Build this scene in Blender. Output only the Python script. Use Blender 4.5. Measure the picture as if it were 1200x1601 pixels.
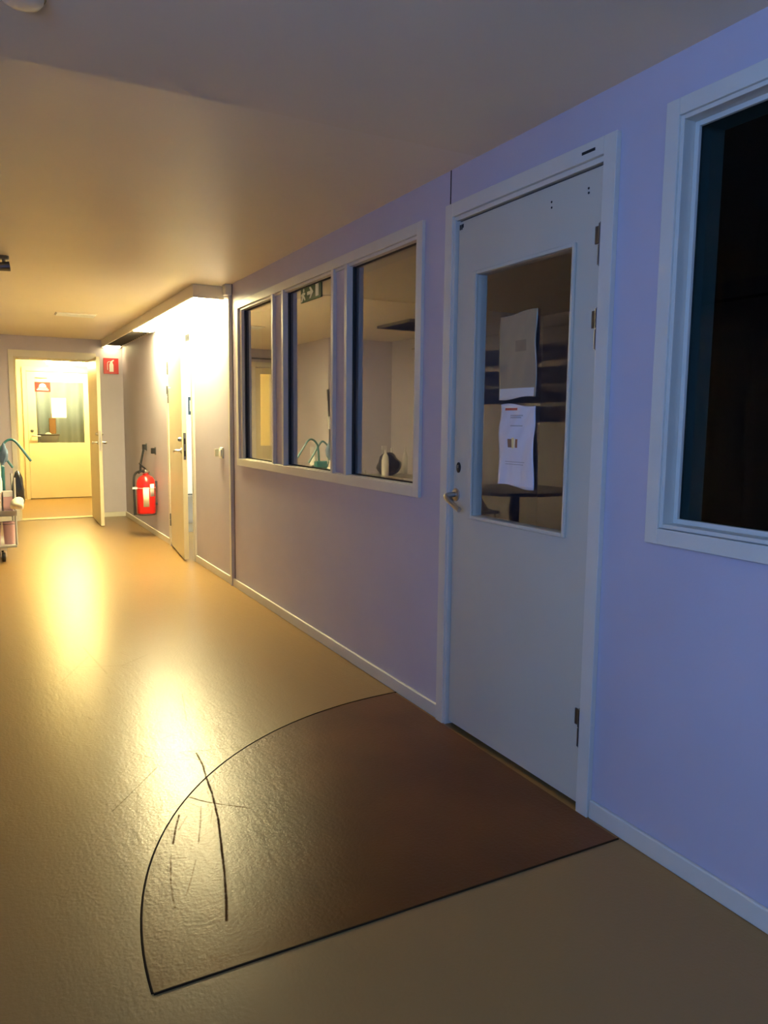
import bpy, bmesh, math, random
from mathutils import Vector, Matrix
random.seed(7)
S = bpy.context.scene
C = S.collection
for o in list(bpy.data.objects): bpy.data.objects.remove(o)

# ---------------------------------------------------------------- camera
F_PX, YAW, PITCH, ROLL, CAM_D, CAM_H = 1187.84, 0.492122, 0.117904, 0.0114067, 1.71892, 1.27551
fw = Vector((math.sin(YAW)*math.cos(PITCH), math.cos(YAW)*math.cos(PITCH), -math.sin(PITCH)))
r0 = Vector((math.cos(YAW), -math.sin(YAW), 0)); u0 = r0.cross(fw)
rt = r0*math.cos(ROLL) + u0*math.sin(ROLL); up = -r0*math.sin(ROLL) + u0*math.cos(ROLL)
cd = bpy.data.cameras.new('camera'); cam = bpy.data.objects.new('camera', cd); C.objects.link(cam)
M = Matrix((rt, up, -fw)).transposed().to_4x4(); M.translation = (-CAM_D, 0, CAM_H); cam.matrix_world = M
cd.sensor_fit = 'HORIZONTAL'; cd.sensor_width = 36; cd.lens = F_PX/1200*36; cd.clip_start = .02
S.camera = cam

# ---------------------------------------------------------------- dusk sky, portal in the left wall's window, exposure
W = bpy.data.worlds.new('dusk'); S.world = W; W.use_nodes = True
bg = W.node_tree.nodes['Background']; bg.inputs[0].default_value = (.20, .42, 1, 1); bg.inputs[1].default_value = 9.0
pl = bpy.data.lights.new('window_left_offscreen', 'AREA'); pl.shape = 'RECTANGLE'; pl.size = .95; pl.size_y = 1.3
pl.cycles.is_portal = True
po = bpy.data.objects.new('window_left_offscreen', pl); C.objects.link(po)
po.location = (-2.94, -.1, 1.65); po.rotation_euler = (0, math.radians(-90), 0)     # faces +x, into the corridor
S.view_settings.view_transform = 'Standard'; S.view_settings.look = 'None'
S.view_settings.exposure = 0.95; S.view_settings.gamma = 1; S.view_settings.use_curve_mapping = False
TUBE = (1.0, .85, .42); TUBE_E = 74.0           # corridor ceiling light
FAR = (1.0, .76, .27); FAR_E = 200.0             # light in the far hall
KIT = (.92, 1.0, .86); KIT_E = 90.0             # light in the side room

ZC = 2.274        # ceiling
T = .15           # wall thickness
YE = 10.42        # end wall
XL = -2.87        # left wall
YB = -0.8         # wall behind the camera
YA = 8.52         # alcove wall
YI = 13.15        # wall of the far hall with the closed door

# ---------------------------------------------------------------- materials
def nodes_of(m): return m.node_tree.nodes, m.node_tree.links
def mat(name, rgb, rough=.5, spec=.5, metal=0, var=0, vscale=4, bump=0, bscale=200, coat=0, emit=None, es=0):
    m = bpy.data.materials.new(name); m.use_nodes = True
    n, l = nodes_of(m); b = n['Principled BSDF']
    b.inputs['Base Color'].default_value = (*rgb, 1); b.inputs['Roughness'].default_value = rough
    b.inputs['Specular IOR Level'].default_value = spec; b.inputs['Metallic'].default_value = metal
    b.inputs['Coat Weight'].default_value = coat
    tc = n.new('ShaderNodeTexCoord')
    if var:
        t = n.new('ShaderNodeTexNoise'); t.inputs['Scale'].default_value = vscale; t.inputs['Detail'].default_value = 5
        l.new(tc.outputs['Object'], t.inputs['Vector'])
        mr = n.new('ShaderNodeMapRange'); mr.inputs[1].default_value = .3; mr.inputs[2].default_value = .7
        mr.inputs[3].default_value = 1-var; mr.inputs[4].default_value = 1+var
        l.new(t.outputs['Fac'], mr.inputs[0])
        vm = n.new('ShaderNodeVectorMath'); vm.operation = 'SCALE'; vm.inputs[0].default_value = rgb
        l.new(mr.outputs[0], vm.inputs['Scale']); l.new(vm.outputs[0], b.inputs['Base Color'])
    if bump:
        t2 = n.new('ShaderNodeTexNoise'); t2.inputs['Scale'].default_value = bscale; t2.inputs['Detail'].default_value = 3
        l.new(tc.outputs['Object'], t2.inputs['Vector'])
        bp = n.new('ShaderNodeBump'); bp.inputs['Strength'].default_value = bump; bp.inputs['Distance'].default_value = .002
        l.new(t2.outputs['Fac'], bp.inputs['Height']); l.new(bp.outputs[0], b.inputs['Normal'])
    if emit:
        b.inputs['Emission Color'].default_value = (*emit, 1); b.inputs['Emission Strength'].default_value = es
    return m
def glass(name, k, tint=(1, 1, 1)):
    m = bpy.data.materials.new(name); m.use_nodes = True
    n, l = nodes_of(m); n.remove(n['Principled BSDF']); out = n['Material Output']
    fr = n.new('ShaderNodeFresnel'); fr.inputs[0].default_value = 1.5
    ge = n.new('ShaderNodeNewGeometry')
    a = n.new('ShaderNodeMath'); a.operation = 'MULTIPLY'; a.inputs[1].default_value = k; l.new(fr.outputs[0], a.inputs[0])
    a.use_clamp = True
    inv = n.new('ShaderNodeMath'); inv.operation = 'SUBTRACT'; inv.inputs[0].default_value = 1; l.new(ge.outputs['Backfacing'], inv.inputs[1])
    p = n.new('ShaderNodeMath'); p.operation = 'MULTIPLY'; l.new(a.outputs[0], p.inputs[0]); l.new(inv.outputs[0], p.inputs[1])
    tr = n.new('ShaderNodeBsdfTransparent'); tr.inputs[0].default_value = (*tint, 1)
    gl = n.new('ShaderNodeBsdfGlossy'); gl.inputs['Roughness'].default_value = 0.0
    mx = n.new('ShaderNodeMixShader'); l.new(p.outputs[0], mx.inputs[0]); l.new(tr.outputs[0], mx.inputs[1]); l.new(gl.outputs[0], mx.inputs[2])
    l.new(mx.outputs[0], out.inputs[0])
    return m
def print_mat(name, base, rects, rough=.35, tint=None, var=0):
    """flat print: rectangles of ink in UV space"""
    m = mat(name, base, rough, .5); n, l = nodes_of(m); b = n['Principled BSDF']
    uv = n.new('ShaderNodeUVMap'); sp = n.new('ShaderNodeSeparateXYZ'); l.new(uv.outputs[0], sp.inputs[0])
    cur = n.new('ShaderNodeRGB'); cur.outputs[0].default_value = (*base, 1); cur = cur.outputs[0]
    def cmp(sock, op, v):
        q = n.new('ShaderNodeMath'); q.operation = op; q.inputs[1].default_value = v; l.new(sock, q.inputs[0]); return q.outputs[0]
    def mul(a, c):
        q = n.new('ShaderNodeMath'); q.operation = 'MULTIPLY'; l.new(a, q.inputs[0]); l.new(c, q.inputs[1]); return q.outputs[0]
    for (a0, b0, a1, b1, col) in rects:
        f = mul(mul(cmp(sp.outputs[0], 'GREATER_THAN', a0), cmp(sp.outputs[0], 'LESS_THAN', a1)),
                mul(cmp(sp.outputs[1], 'GREATER_THAN', b0), cmp(sp.outputs[1], 'LESS_THAN', b1)))
        mx = n.new('ShaderNodeMix'); mx.data_type = 'RGBA'; l.new(f, mx.inputs['Factor']); l.new(cur, mx.inputs['A'])
        mx.inputs['B'].default_value = (*col, 1); cur = mx.outputs['Result']
    l.new(cur, b.inputs['Base Color'])
    return m

SCR = [  # long scratches on the floor: (x0,y0,x1,y1,half width,darkness)
 (-1.081,2.84,-.995,2.66,.0028,.35), (-.92,3.47,-.98,3.14,.0032,.35), (-1.19,2.93,-1.09,2.87,.0025,.3), (-1.24,3.15,-1.08,2.93,.0025,.28),
 (-1.17,3.16,-1.05,3.0,.0022,.28), (-1.24,4.44,-1.19,3.92,.0045,.28), (-1.33,4.1,-1.05,4.0,.0050,.25), (-1.40,3.9,-1.24,4.25,.0045,.25), (-1.10,4.02,-.95,4.15,.0050,.22)]
for _hw, _dk, _p in ((.0044, .62, [(-1.024, 2.805), (-1.03, 2.685), (-1.045, 2.584), (-1.059, 2.453), (-1.088, 2.279), (-1.129, 2.095), (-1.157, 1.972), (-1.186, 1.858), (-1.208, 1.781)]),
                     (.0040, .5, [(-1.193, 2.363), (-1.218, 2.297), (-1.249, 2.202)]), (.0032, .42, [(-1.27, 2.137), (-1.298, 2.011), (-1.309, 1.937), (-1.313, 1.893)]),
                     (.0032, .4, [(-1.116, 2.385), (-1.147, 2.274), (-1.181, 2.167)]), (.0028, .32, [(-1.209, 2.087), (-1.244, 2.0), (-1.274, 1.934)]),
                     (.0036, .52, [(-1.134, 2.466), (-1.096, 2.413), (-1.053, 2.372), (-.976, 2.304)]), (.0028, .42, [(-1.081, 2.84), (-.989, 2.813), (-.87, 2.786)]),
                     (.0030, .42, [(-1.379, 2.49), (-1.304, 2.587), (-1.185, 2.746)])):
    for (_a, _b), (_c, _d) in zip(_p, _p[1:]): SCR.append((_a, _b, _c, _d, _hw, _dk))
_r = random.Random(5)
for _c, _n, _sp in (((-1.13, 2.78), 26, .15), ((-1.2, 4.05), 9, .22)):
    for _ in range(_n):
        _x, _y = _c[0]+_r.gauss(0, _sp*.6), _c[1]+_r.gauss(0, _sp*1.3); _a = _r.choice((.9, 2.3, 1.5))+_r.gauss(0, .35); _l = _r.uniform(.03, .12)
        SCR.append((_x, _y, _x+_l*math.cos(_a), _y+_l*math.sin(_a), _r.uniform(.0018, .0035), _r.uniform(.12, .34)))
for _ in range(14):
    _x, _y = _r.uniform(-1.28, -.95), _r.uniform(2.1, 2.5); _a = _r.choice((.1, 1.4, 2.9))+_r.gauss(0, .3); _l = _r.uniform(.02, .09)
    SCR.append((_x, _y, _x+_l*math.cos(_a), _y+_l*math.sin(_a), _r.uniform(.0018, .004), _r.uniform(.12, .32)))
def _in(p): return (p[0])**2+(p[1]-1.612)**2 < 1.425**2
def _out(p): return not _in(p)
def floor_mat(name, rgb, rgb2, patch, rough, scr=SCR, spec=.36):
    m = mat(name, rgb, rough, .5); n, l = nodes_of(m); b = n['Principled BSDF']
    tc = n.new('ShaderNodeTexCoord')
    def noise(scale, detail=4, sock=None):
        t = n.new('ShaderNodeTexNoise'); t.inputs['Scale'].default_value = scale; t.inputs['Detail'].default_value = detail
        l.new(sock or tc.outputs['Object'], t.inputs['Vector']); return t.outputs['Fac']
    def ramp(f, a, c, lo, hi):
        r = n.new('ShaderNodeMapRange'); r.inputs[1].default_value = a; r.inputs[2].default_value = c
        r.inputs[3].default_value = lo; r.inputs[4].default_value = hi; l.new(f, r.inputs[0]); return r.outputs[0]
    mx = n.new('ShaderNodeMix'); mx.data_type = 'RGBA'; mx.inputs['A'].default_value = (*rgb, 1); mx.inputs['B'].default_value = (*rgb2, 1)
    l.new(ramp(noise(patch, 3), .3, .7, 0, 1), mx.inputs['Factor'])
    tot = None
    for (x0, y0, x1, y1, hw, dk) in scr:
        a = Vector((x0, y0, 0)); ba = Vector((x1, y1, 0)) - a
        pa = n.new('ShaderNodeVectorMath'); pa.operation = 'SUBTRACT'; pa.inputs[1].default_value = a; l.new(tc.outputs['Object'], pa.inputs[0])
        d = n.new('ShaderNodeVectorMath'); d.operation = 'DOT_PRODUCT'; d.inputs[1].default_value = ba/ba.length_squared; l.new(pa.outputs[0], d.inputs[0])
        cl = n.new('ShaderNodeClamp'); l.new(d.outputs['Value'], cl.inputs[0])
        s = n.new('ShaderNodeVectorMath'); s.operation = 'SCALE'; s.inputs[0].default_value = ba; l.new(cl.outputs[0], s.inputs['Scale'])
        q = n.new('ShaderNodeVectorMath'); q.operation = 'DISTANCE'; l.new(pa.outputs[0], q.inputs[0]); l.new(s.outputs[0], q.inputs[1])
        f = ramp(q.outputs['Value'], hw*.3, hw*1.4, dk, 0)
        if tot is None: tot = f
        else:
            k = n.new('ShaderNodeMath'); k.operation = 'MAXIMUM'; l.new(tot, k.inputs[0]); l.new(f, k.inputs[1]); tot = k.outputs[0]
    wn = n.new('ShaderNodeMath'); wn.operation = 'MULTIPLY'; l.new(tot, wn.inputs[0]); l.new(ramp(noise(60, 4), .35, .6, .55, 1), wn.inputs[1])
    mx2 = n.new('ShaderNodeMix'); mx2.data_type = 'RGBA'; l.new(wn.outputs[0], mx2.inputs['Factor']); l.new(mx.outputs['Result'], mx2.inputs['A'])
    mx2.inputs['B'].default_value = (.05, .035, .02, 1); l.new(mx2.outputs['Result'], b.inputs['Base Color'])
    # worn gloss: rougher where scuffed
    ra = n.new('ShaderNodeMath'); ra.operation = 'ADD'; ra.inputs[0].default_value = rough
    sc_ = n.new('ShaderNodeMath'); sc_.operation = 'MULTIPLY'; sc_.inputs[1].default_value = 0.0; l.new(wn.outputs[0], sc_.inputs[0]); l.new(sc_.outputs[0], ra.inputs[1]); l.new(ra.outputs[0], b.inputs['Roughness'])
    sv = n.new('ShaderNodeMath'); sv.operation = 'MULTIPLY_ADD'; sv.use_clamp = True; sv.inputs[1].default_value = -.8; sv.inputs[2].default_value = spec
    l.new(wn.outputs[0], sv.inputs[0]); l.new(sv.outputs[0], b.inputs['Specular IOR Level'])
    mp = n.new('ShaderNodeMapping'); mp.inputs['Rotation'].default_value = (0, 0, .7); mp.inputs['Scale'].default_value = (1, .25, 1)
    l.new(tc.outputs['Object'], mp.inputs[0])
    hs = n.new('ShaderNodeMath'); hs.operation = 'ADD'; l.new(noise(38, 6, mp.outputs[0]), hs.inputs[0]); l.new(noise(90, 3), hs.inputs[1])
    bp = n.new('ShaderNodeBump'); bp.inputs['Strength'].default_value = .17; bp.inputs['Distance'].default_value = .004
    l.new(hs.outputs[0], bp.inputs['Height']); l.new(bp.outputs[0], b.inputs['Normal'])
    return m

M_WALL = mat('lavender_paint', (.53, .49, .565), .55, .3, var=.03, vscale=2.5, bump=.12, bscale=120)
M_CEIL_A = mat('ceiling_paint_matt', (.80, .72, .56), .9, .1, var=.03, vscale=1.2, bump=.1, bscale=90)
M_CEIL_B = mat('ceiling_paint_satin', (.80, .72, .56), .42, .5, var=.03, vscale=1.2, bump=.1, bscale=90)
M_FLOOR = floor_mat('beige_linoleum', (.265, .160, .058), (.24, .145, .05), .5, .285, [q for q in SCR if _out(q[:2]) or _out(q[2:4])])
M_INLAY = floor_mat('brown_linoleum', (.14, .05, .009), (.07, .023, .003), 1.7, .30, [q for q in SCR if _in(q[:2]) or _in(q[2:4])], .28)
M_SEAM = mat('seam_grime', (.025, .014, .006), .9, .1)
M_TRIM = mat('offwhite_trim_paint', (.68, .65, .56), .42, .45, var=.03, vscale=6)
M_LEAF = mat('pale_grey_door_paint', (.58, .565, .47), .40, .45, var=.025, vscale=3)
M_LEAF2 = mat('cream_door_paint', (.70, .62, .42), .40, .45, var=.03, vscale=3)
M_CREAM = mat('cream_wall_paint', (.72, .64, .42), .6, .3, var=.03)
M_WHITE = mat('white_lacquer', (.80, .83, .80), .3, .5)
M_GASKET = mat('black_gasket', (.012, .012, .013), .6)
M_STEEL = mat('brushed_steel', (.55, .53, .50), .28, .5, metal=1, bump=.1, bscale=300)
M_DSTEEL = mat('dull_hinge_steel', (.17, .18, .20), .45, .5, metal=1)
M_BLACK = mat('black_plastic', (.015, .015, .017), .45)
M_CURTAIN = mat('black_drape', (.012, .011, .012), .95, .05)
M_RED = mat('red_enamel', (.72, .015, .012), .28, .5, coat=.3)
M_SIGNRED = mat('red_sign_plastic', (.55, .012, .016), .35)
M_SIGNWHITE = mat('white_sign_print', (.85, .84, .80), .4)
M_GREEN = mat('green_sign_plastic', (.035, .10, .02), .4)
M_SIGNCREAM = mat('cream_sign_print', (.78, .80, .60), .4)
M_LAMPBODY = mat('cream_lamp_housing', (.66, .60, .48), .4, .4)
M_LOUVRE = mat('dark_louvre', (.10, .085, .06), .5)
M_TUBE = mat('lit_diffuser', (.9, .88, .8), .5, emit=TUBE, es=TUBE_E)
M_FARLAMP = mat('lit_far_lamp', (.9, .88, .8), .5, emit=FAR, es=FAR_E)
M_DIMTUBE = mat('dim_diffuser', (.9, .88, .8), .5, emit=TUBE, es=8)
M_KITLAMP = mat('lit_side_room_lamp', (.9, .9, .88), .5, emit=KIT, es=KIT_E)
M_GLASS = glass('double_glazing', 4.2)
M_DGLASS = glass('door_glazing', 2.1)
M_TGLASS = glass('smoked_glazing', .45, (.38, .52, .54))
M_CGLASS = glass('clear_glazing', 1.2)
M_TEAL = mat('teal_tube', (.03, .14, .16), .35, coat=.2)
M_PINK = mat('dusty_pink_plastic', (.58, .36, .40), .4)
M_GREYP = mat('grey_plastic', (.36, .35, .33), .45)
M_WHITEP = mat('white_plastic', (.78, .76, .74), .4)
M_IVORY = mat('ivory_cloth', (.80, .74, .58), .8, bump=.5, bscale=60)
M_BAG = mat('black_bin_liner', (.02, .022, .026), .25, .6, bump=.8, bscale=25)
M_BLUEP = mat('slate_blue_cloth', (.10, .16, .26), .8, bump=.5, bscale=60)
M_BOARD = mat('charcoal_board', (.03, .031, .045), .95, .08)
M_TABLE = mat('black_table_laminate', (.045, .045, .042), .35)
M_BROWN = mat('brown_wicker', (.30, .15, .05), .7, bump=.6, bscale=50)
M_SCREEN = mat('oven_glass', (.03, .05, .06), .15)
M_SHEER = mat('green_grey_curtain', (.42, .46, .36), .85)
M_PALE = mat('pale_curtain', (.50, .47, .40), .85)

# ---------------------------------------------------------------- mesh helpers
def box(bm, x0, x1, y0, y1, z0, z1):
    x0, x1 = sorted((x0, x1)); y0, y1 = sorted((y0, y1)); z0, z1 = sorted((z0, z1))
    v = [bm.verts.new(p) for p in ((x0,y0,z0),(x1,y0,z0),(x1,y1,z0),(x0,y1,z0),(x0,y0,z1),(x1,y0,z1),(x1,y1,z1),(x0,y1,z1))]
    for f in ((3,2,1,0),(4,5,6,7),(0,1,5,4),(1,2,6,5),(2,3,7,6),(3,0,4,7)): bm.faces.new([v[i] for i in f])
def frame_of(d):
    d = d.normalized(); a = Vector((0,0,1)) if abs(d.z) < .9 else Vector((1,0,0))
    u = d.cross(a).normalized(); return u, d.cross(u).normalized()
def tube(bm, pts, rad, seg=12, closed=False):
    pts = [Vector(p) for p in pts]; n = len(pts); rings = []
    rad = rad if isinstance(rad, (list, tuple)) else [rad]*n
    u = None
    for i, p in enumerate(pts):
        if closed: d = pts[(i+1) % n] - pts[i-1]
        else: d = pts[min(i+1, n-1)] - pts[max(i-1, 0)]
        d.normalize()
        if u is None: u, _ = frame_of(d)
        u = (u - d*u.dot(d)).normalized(); v = d.cross(u)
        rings.append([bm.verts.new(p + (u*math.cos(k*2*math.pi/seg) + v*math.sin(k*2*math.pi/seg))*rad[i]) for k in range(seg)])
    for i in range(n if closed else n-1):
        a, b = rings[i], rings[(i+1) % n]
        for k in range(seg): bm.faces.new((a[k], a[(k+1) % seg], b[(k+1) % seg], b[k]))
    if not closed:
        bm.faces.new(rings[0][::-1]); bm.faces.new(rings[-1])
def cyl(bm, a, b, r, r2=None, seg=20): tube(bm, (a, b), [r, r if r2 is None else r2], seg)
def lathe(bm, prof, c=(0,0,0), seg=24, axis='z'):
    """prof: (r, h) pairs from bottom to top; closed by end discs where r > 0"""
    rings = []
    for r, h in prof:
        ring = []
        for k in range(seg):
            a = k*2*math.pi/seg; p = (r*math.cos(a), r*math.sin(a), h)
            if axis == 'x': p = (h, p[0], p[1])
            if axis == 'y': p = (p[1], h, p[0])
            ring.append(bm.verts.new(Vector(p) + Vector(c)))
        rings.append(ring)
    for a, b in zip(rings, rings[1:]):
        for k in range(seg): bm.faces.new((a[k], a[(k+1) % seg], b[(k+1) % seg], b[k]))
    if prof[0][0] > 1e-5: bm.faces.new(rings[0][::-1])
    if prof[-1][0] > 1e-5: bm.faces.new(rings[-1])
def prism(bm, poly, to3, d):
    """poly: 2D outline; to3(u, v, w) -> point; extruded from w=0 to w=d"""
    a = [bm.verts.new(to3(u, v, 0)) for u, v in poly]; b = [bm.verts.new(to3(u, v, d)) for u, v in poly]
    n = len(poly)
    bm.faces.new(a[::-1]); bm.faces.new(b)
    for i in range(n): bm.faces.new((a[i], a[(i+1) % n], b[(i+1) % n], b[i]))
def smooth_pts(pts, it=2, closed=False):
    pts = [Vector(p) for p in pts]
    for _ in range(it):
        q = [] if closed else [pts[0]]
        for i in range(len(pts) if closed else len(pts)-1):
            a, b = pts[i], pts[(i+1) % len(pts)]; q += [a*.75+b*.25, a*.25+b*.75]
        if not closed: q.append(pts[-1])
        pts = q
    return pts
def obj(name, bm, m, parent=None, bev=0, smooth=False, kind=None):
    bmesh.ops.recalc_face_normals(bm, faces=bm.faces)
    me = bpy.data.meshes.new(name); bm.to_mesh(me); bm.free()
    me.materials.append(m)
    if smooth:
        for p in me.polygons: p.use_smooth = True
        try: me.set_sharp_from_angle(angle=math.radians(38))
        except Exception: pass
    o = bpy.data.objects.new(name, me); C.objects.link(o)
    if parent: o.parent = parent
    if bev:
        b = o.modifiers.new('bevel', 'BEVEL'); b.width = bev; b.segments = 2; b.limit_method = 'ANGLE'; b.angle_limit = math.radians(40)
    if kind: o['kind'] = kind
    return o
def B(): return bmesh.new()
def bx(name, m, parent, *boxes, bev=.002):
    bm = B()
    for b in boxes: box(bm, *b)
    return obj(name, bm, m, parent, bev)
def tag(o, label, cat, group=None, kind=None):
    o['label'] = label; o['category'] = cat
    if group: o['group'] = group
    if kind: o['kind'] = kind
    return o
def thing(name, label, cat, loc=(0,0,0), group=None, kind=None):
    o = bpy.data.objects.new(name, None); C.objects.link(o); o.location = loc; o.empty_display_size = .1
    return tag(o, label, cat, group, kind)
def local(o, parent):
    """keep world-built geometry where it stands when the parent Empty is not at the origin"""
    o.parent = parent
    off = parent.location
    o.data.transform(Matrix.Translation(-off)); return o
def wall(name, axis, pos, th, u0, u1, z0, z1, holes, m, label):
    us = sorted({u0, u1, *[h[0] for h in holes], *[h[1] for h in holes]}); zs = sorted({z0, z1, *[h[2] for h in holes], *[h[3] for h in holes]})
    bm = B()
    for a, b in zip(us, us[1:]):
        run = None
        for c, d in zip(zs, zs[1:]):
            solid = not any(h[0] <= a and b <= h[1] and h[2] <= c and d <= h[3] for h in holes)
            if solid: run = (run[0], d) if run else (c, d)
            if (not solid or d == zs[-1]) and run:
                if axis == 0: box(bm, pos, pos+th, a, b, run[0], run[1])
                else: box(bm, a, b, pos, pos+th, run[0], run[1])
                run = None
    bmesh.ops.remove_doubles(bm, verts=bm.verts, dist=1e-5)
    o = obj(name, bm, m); return tag(o, label, 'wall', kind='structure')

# ================================================================ STRUCTURE
# floor and inlay
bm = B(); box(bm, XL-.2, 3.2, YB-.2, 16.2, -.12, 0)
floor = tag(obj('floor', bm, M_FLOOR), 'worn glossy beige linoleum floor with scratches', 'floor', kind='structure')
SX, SY, SR = 0.0, 1.612, 1.425
def sector(r, n=48): return [(SX, SY)] + [(SX - r*math.cos(a), SY + r*math.sin(a)) for a in [i*math.pi/2/n for i in range(n+1)]]
bm = B(); prism(bm, [(-.022, SY)] + [p for p in sector(SR)[1:-1]] + [(-.022, SY+SR)], lambda u, v, w: (u, v, w), .0015)
inlay = obj('floor_inlay', bm, M_INLAY, floor); inlay['label'] = 'brown quarter circle of linoleum inlaid under the door swing'
bm = B()
arc = sector(SR+.002)[1:]
tube(bm, [(x, y, .0006) for x, y in arc], .0032, 6); cyl(bm, (-.02, SY-.003, .0006), (-SR, SY-.003, .0006), .0032, seg=6)
obj('inlay_seam', bm, M_SEAM, floor)

# ceilings: two building modules meet at the joint
ceil = thing('ceiling', 'low painted ceiling in two panels with a straight joint across the corridor', 'ceiling', kind='structure')
bx('ceiling_panel', M_CEIL_A, ceil, (XL-.2, 3.2, YB-.2, 2.489, ZC, ZC+.1), bev=0)
bx('ceiling_panel', M_CEIL_B, ceil, (XL-.2, 3.2, 2.489, 16.2, ZC, ZC+.1), bev=0)

# openings of the right wall (y0, y1, z0, z1)
W1 = (2.905, 5.445, .985, 2.075); W2 = (.35, 1.524, .985, 2.10); D1 = (1.79, 2.635, 0, 2.075); D2 = (6.83, 7.745, 0, 2.05)
wr = wall('wall_right', 0, 0, T, YB-.2, YE, 0, ZC, [W1, W2, D1, D2], M_WALL, 'long lavender corridor wall with doors and windows')
bx('wall_joint', M_SEAM, wr, (-.0012, 0, 2.668, 2.674, 2.13, ZC), bev=0)
bx('wall_joint', M_SEAM, wr, (-.0012, 0, 5.612, 5.622, 0, ZC), bev=0)
wall('wall_end', 1, YE, .14, -2.2, 1.2, 0, ZC, [(-1.276, -.385, 0, 2.018), (-1.98, -1.70, 0, 2.02)], M_WALL, 'lavender end wall around the lit doorway')
wall('wall_left', 0, XL-.15, .15, YB-.2, YA+.14, 0, ZC, [(-.75, .55, 1.175, 2.125)], M_WALL, 'lavender left wall of the wide corridor with charcoal boards')
wall('wall_alcove', 1, YA, .14, XL, -2.0, 0, ZC, [], M_WALL, 'lavender alcove wall behind the cleaning trolleys')
wall('wall_alcove_side', 0, -2.14, .14, YA+.14, YE, 0, ZC, [], M_WALL, 'short lavender return wall beside the alcove')
wall('wall_back', 1, YB-.15, .15, XL, 3.2, 0, ZC, [], M_WALL, 'wall closing the corridor behind the viewer')
# rooms behind the right wall
wall('wall_dark_room_back', 0, 3.0, .1, YB, 5.7, 0, ZC, [], M_WALL, 'back wall of the unlit room')
wall('wall_dark_room_side', 1, 5.7, .1, T, 3.1, 0, ZC, [], M_WALL, 'partition between unlit room and lit side room')
wall('wall_side_room_back', 0, 2.2, .1, 5.8, YE, 0, ZC, [], M_CREAM, 'pale back wall of the lit side room')
wall('wall_side_room_end', 1, YE-.12, .1, T, 2.2, 0, ZC, [], M_WHITE, 'white end wall of the lit side room')
# far hall
wall('wall_far_hall_left', 0, -2.3, .1, YE+.14, YI, 0, ZC, [], M_CREAM, 'cream left wall of the far hall')
wall('wall_far_hall_right', 0, 1.1, .1, YE+.14, YI, 0, ZC, [], M_CREAM, 'cream right wall of the far hall')
wall('wall_far_hall_end', 1, YI, .12, -2.3, 1.2, 0, ZC, [(-.99, -.02, 0, 2.0)], M_CREAM, 'cream end wall of the far hall with glazed door')
wall('wall_last_room_end', 1, 16.0, .1, -2.3, 1.2, 0, ZC, [], M_CREAM, 'back wall of the last room')
wall('wall_last_room_left', 0, -2.3, .1, YI+.12, 16.0, 0, ZC, [], M_CREAM, 'left wall of the last room')
wall('wall_last_room_right', 0, 1.1, .1, YI+.12, 16.0, 0, ZC, [], M_CREAM, 'right wall of the last room')

# baseboards
def baseboard(name, b, label):
    bm = B(); box(bm, *b); o = obj(name, bm, M_TRIM, bev=.004); return tag(o, label, 'baseboard', kind='structure')
BH = .062
for a, b, t in ((YB, 1.748, 'white baseboard under the dark window'), (2.678, 5.64, 'white baseboard below the three-pane window'),
                (5.69, 6.765, 'white baseboard between corner trim and ajar door'), (7.81, YE, 'white baseboard below the fire extinguisher')):
    baseboard('baseboard_right', (-.014, 0, a, b, 0, BH), t)
baseboard('baseboard_end', (-.32, -.014, YE-.014, YE, 0, BH), 'white baseboard right of the far doorway')
baseboard('baseboard_end', (-1.62, -1.34, YE-.014, YE, 0, BH), 'white baseboard left of the far doorway')
baseboard('baseboard_alcove', (XL, -2.0, YA-.014, YA, 0, BH), 'white baseboard along the alcove wall')
baseboard('baseboard_left', (XL, XL+.014, YB, YA-.014, 0, BH), 'white baseboard along the left wall')

# ---- vertical cover trim with its box at the ceiling
tr = thing('trim_1', 'pale vertical cover strip on the wall joint with small box at ceiling', 'trim', (0, 5.665, 0), kind='structure')
bm = B(); box(bm, -.022, 0, 5.645, 5.685, 0, 2.2); local(obj('strip', bm, M_TRIM, None, .003), tr)
bm = B(); box(bm, -.05, 0, 5.63, 5.70, 2.195, ZC); local(obj('junction_box', bm, M_LAMPBODY, None, .004), tr)

# ================================================================ WINDOWS
def casing(parent, y0, y1, z0, z1, w, x=-.018, name='casing', m=M_TRIM, bottom=True):
    """four flat boards around an opening, outer size given; each its own part"""
    bx(name, m, parent, (x, 0, y0, y0+w, z0, z1)); bx(name, m, parent, (x, 0, y1-w, y1, z0, z1))
    bx(name, m, parent, (x, 0, y0+w, y1-w, z1-w, z1))
    if bottom: bx(name, m, parent, (x, 0, y0+w, y1-w, z0, z0+w))
# window_1: three panes
w1 = thing('window_1', 'three-pane interior window with white frame and mullions reflecting the corridor', 'window', kind='structure')
casing(w1, 2.862, 5.50, .945, 2.125, .05, -.016)
for a, b in ((4.53, 4.745), (3.61, 3.81)):      # mullions: lavender board between raised edge beads
    bx('mullion', M_WALL, w1, (.006, .06, a+.02, b-.02, .99, 2.072))
    bx('mullion_bead', M_TRIM, w1, (-.014, .06, a, a+.03, .99, 2.075)); bx('mullion_bead', M_TRIM, w1, (-.014, .06, b-.03, b, .99, 2.075))
bx('jamb', M_TRIM, w1, (-.002, T, 2.905, 2.912, .985, 2.075)); bx('jamb', M_TRIM, w1, (-.002, T, 5.40, 5.445, .985, 2.075))
bx('sill', M_TRIM, w1, (-.002, T, 2.905, 5.445, .985, 1.0)); bx('head', M_TRIM, w1, (-.002, T, 2.905, 5.445, 2.06, 2.075))
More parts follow.
